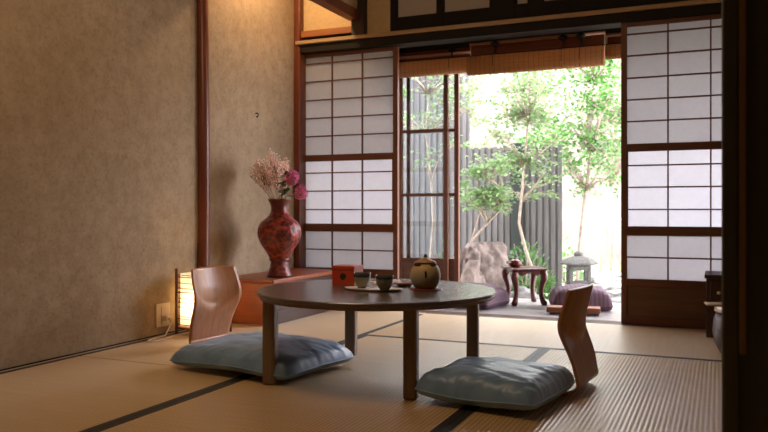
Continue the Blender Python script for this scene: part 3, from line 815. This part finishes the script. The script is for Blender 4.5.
for k, (x, y, s, lb) in enumerate(((-.86,7.85,.22,'flat grey stepping stone just right of the lantern'),(-1.02,8.5,.24,'flat grey stepping stone second from the lantern along the path'),(-1.06,9.25,.26,'flat grey stepping stone farther up the garden path'),(-1.34,10.0,.28,'flat grey stepping stone at the far end of the garden path'),(-.78,7.2,.2,'flat grey stepping stone closest to the veranda edge'))):
    rock(lb, x, y, GZ+.04, s, (1.15,.8,.42), .3, 20+k, M['stone'], 1.4, 'stepping_stone', .06, 'stepping stones in the garden')

ln = empty('stone_lantern', 'small grey stone lantern with a square window in the garden', 'lantern', (-1.165, 7.0, GZ-.02), R(20))
MB().lathe([(.15,0),(.16,.05),(.13,.08),(.075,.10),(.07,.17),(.12,.20),(.125,.235),(.10,.25)], 6, smooth=False).build('pedestal', M['granite'], ln, bevel=.006)
lb = MB()
for sx_ in (-1,1):
    for sy_ in (-1,1): lb.box(sx_*.095-.02*(sx_>0)*1.6-.0, sx_*.095+.02*(sx_<0)*1.6, sy_*.095-.032*(sy_>0), sy_*.095+.032*(sy_<0), .25, .42)
lb.box(-.095,.095,-.095,.095,.25,.285); lb.box(-.095,.095,-.095,.095,.39,.43)
lb.build('light_box', M['granite'], ln, bevel=.006)
def roofp(k, z0): return None
rf = MB()
prof = [(.085,.431),(.165,.437),(.172,.455),(.13,.485),(.075,.505),(.04,.515)]
rf.lathe(prof, 6, smooth=False); rf.build('roof', M['granite'], ln, bevel=.008)
MB().lathe([(.03,.514),(.042,.522),(.036,.545),(.012,.56),(.002,.562)], 16).build('finial', M['granite'], ln)

fr_ = empty('garden_trestle', 'thin pale wooden trestle standing far back in the garden', 'trestle', (-1.22, 10.9, GZ))
for z in (.62,.77): MB().box(-.32,.5,-.02,.02,z,z+.03).build('bar', M['paleboard'], fr_)
for xx in (-.22,.05,.32):
    for s in (-1,1): MB().tube([(xx,s*.02,.80),(xx+s*.07,s*.12,.0)], .014, 8).build('leg', M['paleboard'], fr_)

def leaf(mb, p, d, n, L, W):
    s = d.cross(n).normalized()
    mb.add([p, p+d*L*.45+s*W+n*W*.25, p+d*L, p+d*L*.45-s*W+n*W*.25], [(0,1,2),(0,2,3)], False)
def tree(name, label, base, path, clusters, mat, seed, nleaf=46, L=.05, spread=.17, group='trees in the garden', cat='tree', xr=(-99,99), zmin=-9):
    rr = random.Random(seed)
    o = empty(name, label, cat, base, 0, group)
    tk = MB(); P = [Vector(p) for p in path]
    n = len(P); tk.tube(P, [.019*(1-.6*i/(n-1)) for i in range(n)], 8)
    fl = MB()
    for c, rad in clusters:
        c = Vector(c)
        if not (xr[0]+.04 < c.x+base[0] < xr[1]-.04) or c.z < zmin+.05: continue
        # nearest lower trunk point
        cand = [p for p in P if p.z < c.z+.05] or P[:1]
        q = min(cand, key=lambda p: (p-c).length + rr.random()*.3)
        md = (q+c)/2 + Vector((rr.uniform(-.06,.06), rr.uniform(-.06,.06), rr.uniform(.0,.1)))
        tk.tube([q, md, c], [.011,.007,.003], 5)
        for j in range(5):
            e = c + Vector((rr.gauss(0,rad*.7), rr.gauss(0,rad*.7), rr.gauss(0,rad*.3)))
            e.x = min(max(e.x, xr[0]-base[0]+.07), xr[1]-base[0]-.07); e.z = max(e.z, zmin)
            tk.tube([md.lerp(c,.6), e], [.004,.0015], 4)
            for w in range(nleaf//5):
                p = e + Vector((rr.gauss(0,rad*.42), rr.gauss(0,rad*.42), rr.gauss(0,rad*.2)))
                if not (xr[0]+.06 < p.x+base[0] < xr[1]-.06) or p.z < zmin: continue
                d = Vector((rr.gauss(0,1), rr.gauss(0,1), rr.gauss(-.25,.4))).normalized()
                nn = (Vector((0,0,1)) + Vector((rr.gauss(0,.5), rr.gauss(0,.5), 0))).normalized()
                l = L*rr.uniform(.65,1.2)
                leaf(fl, p, d, nn, l, l*.33)
    tk.build('trunk', M['bark'], o); fl.build('foliage', mat, o)
    return o
def cl(seed, n, cx, cy, cz, rx, ry, rz, rad):
    rr = random.Random(seed); out_ = []
    while len(out_) < n:
        p = (rr.uniform(-1,1), rr.uniform(-1,1), rr.uniform(-1,1))
        if p[0]**2+p[1]**2+p[2]**2 <= 1: out_.append(((cx+p[0]*rx, cy+p[1]*ry, cz+p[2]*rz), rad*rr.uniform(.7,1.2)))
    return out_
def bx_(seed, n, x0, x1, y0, y1, z0, z1, rad):
    rr = random.Random(seed)
    return [((rr.uniform(x0,x1), rr.uniform(y0,y1), rr.uniform(z0,z1)), rad*rr.uniform(.7,1.2)) for _ in range(n)]
tree('maple_tree', 'slender pale barked maple rising behind the carved stand', (-1.60,7.45,GZ), [(0,0,-.02),(-.06,0,.25),(-.15,.0,.5),(-.22,0,.78),(-.20,.0,1.0),(-.18,.05,1.35),(-.14,.05,1.8),(-.1,.05,2.3)],
     bx_(1, 58, -.50,.14,-.4,.4,1.5,2.7,.17) + bx_(21, 16, -.45,.1,.05,.35,1.05,1.45,.10), M['leaf_pale'], 11, 56, xr=(-2.16,-1.42), zmin=.95)
tree('maple_tree', 'slender forked tree standing behind the stone lantern', (-1.30,7.75,GZ), [(0,0,-.02),(.0,0,.35),(.04,.0,.75),(.08,0,1.1),(.13,.0,1.5),(.15,.05,2.2)],
     bx_(2, 56, -.12,.40,-.3,.35,1.15,2.7,.16), M['leaf_bright'], 12, 56, xr=(-1.46,-.86), zmin=.9)
tree('maple_tree', 'thin tree seen through the glass doors', (-2.72,7.3,GZ), [(0,0,-.02),(.02,0,.4),(.05,.0,.8),(.03,0,1.2),(-.03,.0,1.7),(0,0,2.1)],
     bx_(3, 26, -.55,.52,-.3,.3,1.45,2.5,.15), M['leaf_pale'], 13, 50, xr=(-3.5,-2.14), zmin=1.3)
tree('maple_tree', 'low branching tree just beyond the glass doors, with pale layered leaves', (-2.42,7.15,GZ), [(0,0,-.02),(.08,0,.35),(.20,0,.6),(.36,.0,.78),(.5,0,.92)],
     cl(4, 30, .46,-.10,1.13,.36,.2,.27,.11), M['leaf_pale'], 14, 66, xr=(-2.4,-1.74))
tree('maple_tree', 'tree at the right of the garden, its branches reaching in from behind the screen', (-.45,7.7,GZ), [(0,0,-.02),(-.02,0,.5),(-.08,.0,1.0),(-.14,0,1.5),(-.24,.0,1.9),(-.34,0,2.4)],
     bx_(5, 34, -.40,.2,-.3,.35,1.1,2.6,.16), M['leaf_bright'], 15, 56, xr=(-.88,.3), zmin=.9)
for i, (x, y, sd) in enumerate(((-3.4,10.6,41),(-2.4,11.3,42),(-1.5,11.9,43))):
    tree('background_tree', ['pale airy tree behind the fence, left of the slender maple','pale airy tree behind the fence, above the dark fence post','pale airy tree far back, above the stone lantern'][i], (x,y,GZ), [(0,0,-.02),(.05,0,.7),(0,.05,1.4),(.06,0,2.2),(0,0,3.0)], bx_(sd, 62, (-1.0,-.45,-.4)[i],(.45,.42,.7)[i],-.4,.4,1.45,3.5,.24), M['leaf_pale' if i != 1 else 'leaf_bright'], sd, 60, .075, xr=((-4.6,-2.9),(-2.9,-1.95),(-1.95,-.3))[i])
def shrub(label, x, y, r, h, mat, seed, n=260):
    rr = random.Random(seed); o = empty('garden_shrub', label, 'shrub', (x,y,GZ), 0, 'shrubs in the garden')
    sm = MB(); fl = MB()
    for j in range(9):
        a = rr.random()*2*pi; e = Vector((cos(a)*r*rr.random(), sin(a)*r*rr.random(), h*rr.uniform(.5,.9)))
        sm.tube([(0,0,-.02), e*.5+Vector((0,0,h*.1)), e], [.006,.004,.002], 5)
    for j in range(n):
        d = Vector((rr.gauss(0,1), rr.gauss(0,1), abs(rr.gauss(0,1)))).normalized()
        p = Vector((d.x*r, d.y*r, d.z*h*.8+h*.15))*rr.uniform(.45,1)
        dd = (d+Vector((rr.gauss(0,.5),rr.gauss(0,.5),rr.gauss(0,.5)))).normalized()
        nn = Vector((rr.gauss(0,.5),rr.gauss(0,.5),1)).normalized()
        l = rr.uniform(.04,.075); leaf(fl, p, dd, nn, l, l*.3)
    sm.build('stems', M['bark'], o); fl.build('foliage', mat, o)
shrub('leafy green shrub at the foot of the slender maple', -1.84, 7.8, .26, .62, M['leaf_mid'], 31, 420)
shrub('bright low shrub left of the stone lantern', -1.50, 6.95, .16, .40, M['leaf_bright'], 32)
shrub('leafy shrub in front of the fence end, behind the stone lantern', -1.62, 8.95, .24, .5, M['leaf_bright'], 33)
shrub('small green shrub growing among the stepping stones', -.46, 7.5, .14, .22, M['leaf_mid'], 34)
shrub('small dark green shrub left of the rocks, behind the glass doors', -2.41, 6.9, .11, .62, M['leaf_mid'], 35, 160)
shrub('leafy shrub seen low through the glass doors', -2.78, 6.4, .22, .45, M['leaf_mid'], 36)
shrub('loose shrub beside the garden trestle', -.80, 9.7, .25, .3, M['leaf_bright'], 37)
shrub('tall pale bush behind the end of the fence', -2.2, 10.2, .42, .95, M['leaf_pale'], 38, 500)
shrub('pale bush farthest back, beyond the trestle', -.75, 12.4, .5, .9, M['leaf_pale'], 39, 600)

# ------------------------------------------------------------------ light
w = bpy.data.worlds.new('overcast_sky'); SC.world = w; w.use_nodes = True
bg = w.node_tree.nodes['Background']; bg.inputs['Color'].default_value = (.97,.935,1.0,1); bg.inputs['Strength'].default_value = 13.0
sun = bpy.data.lights.new('sun', 'SUN'); sun.energy = 5; sun.angle = R(3); sun.color = (1,.97,.92)
so = bpy.data.objects.new('sun', sun); COL.objects.link(so); so.rotation_euler = (R(-28), R(14), 0)
po = bpy.data.lights.new('opening_portal', 'AREA'); po.shape = 'RECTANGLE'; po.size = 3.9; po.size_y = 1.8; po.cycles.is_portal = True
o = bpy.data.objects.new('opening_portal', po); COL.objects.link(o); o.location = (-.75, 5.62, .85); o.rotation_euler = (R(-90),0,0)
al = bpy.data.lights.new('alcove_lamp', 'POINT'); al.energy = 18; al.color = (1,.70,.40); al.shadow_soft_size = .05
o = bpy.data.objects.new('alcove_lamp', al); COL.objects.link(o); o.location = (-2.42, 3.98, 2.30)
cl_ = bpy.data.lights.new('room_lamp', 'POINT'); cl_.energy = 27; cl_.color = (1,.66,.38); cl_.shadow_soft_size = .3
o = bpy.data.objects.new('room_lamp', cl_); COL.objects.link(o); o.location = (-1.5, 1.95, 1.9)

# ------------------------------------------------------------------ camera
cam = bpy.data.cameras.new('camera'); co = bpy.data.objects.new('camera', cam); COL.objects.link(co)
co.location = (0,0,.66); co.rotation_euler = (R(90), 0, R(23.8))
cam.sensor_width = 36; cam.lens = 760/768*36; cam.shift_y = -6/768
cam.dof.use_dof = True; cam.dof.focus_distance = 3.1; cam.dof.aperture_fstop = 5.0
SC.camera = co
SC.view_settings.view_transform = 'Standard'; SC.view_settings.look = 'None'; SC.view_settings.gamma = 1; SC.view_settings.exposure = .3
SC.view_settings.use_curve_mapping = False
try:
    SC.cycles.use_denoising = True
    SC.cycles.max_bounces = 10; SC.cycles.diffuse_bounces = 5; SC.cycles.transparent_max_bounces = 16
    SC.cycles.caustics_reflective = False; SC.cycles.caustics_refractive = False
    SC.cycles.sample_clamp_indirect = 6
except Exception: pass
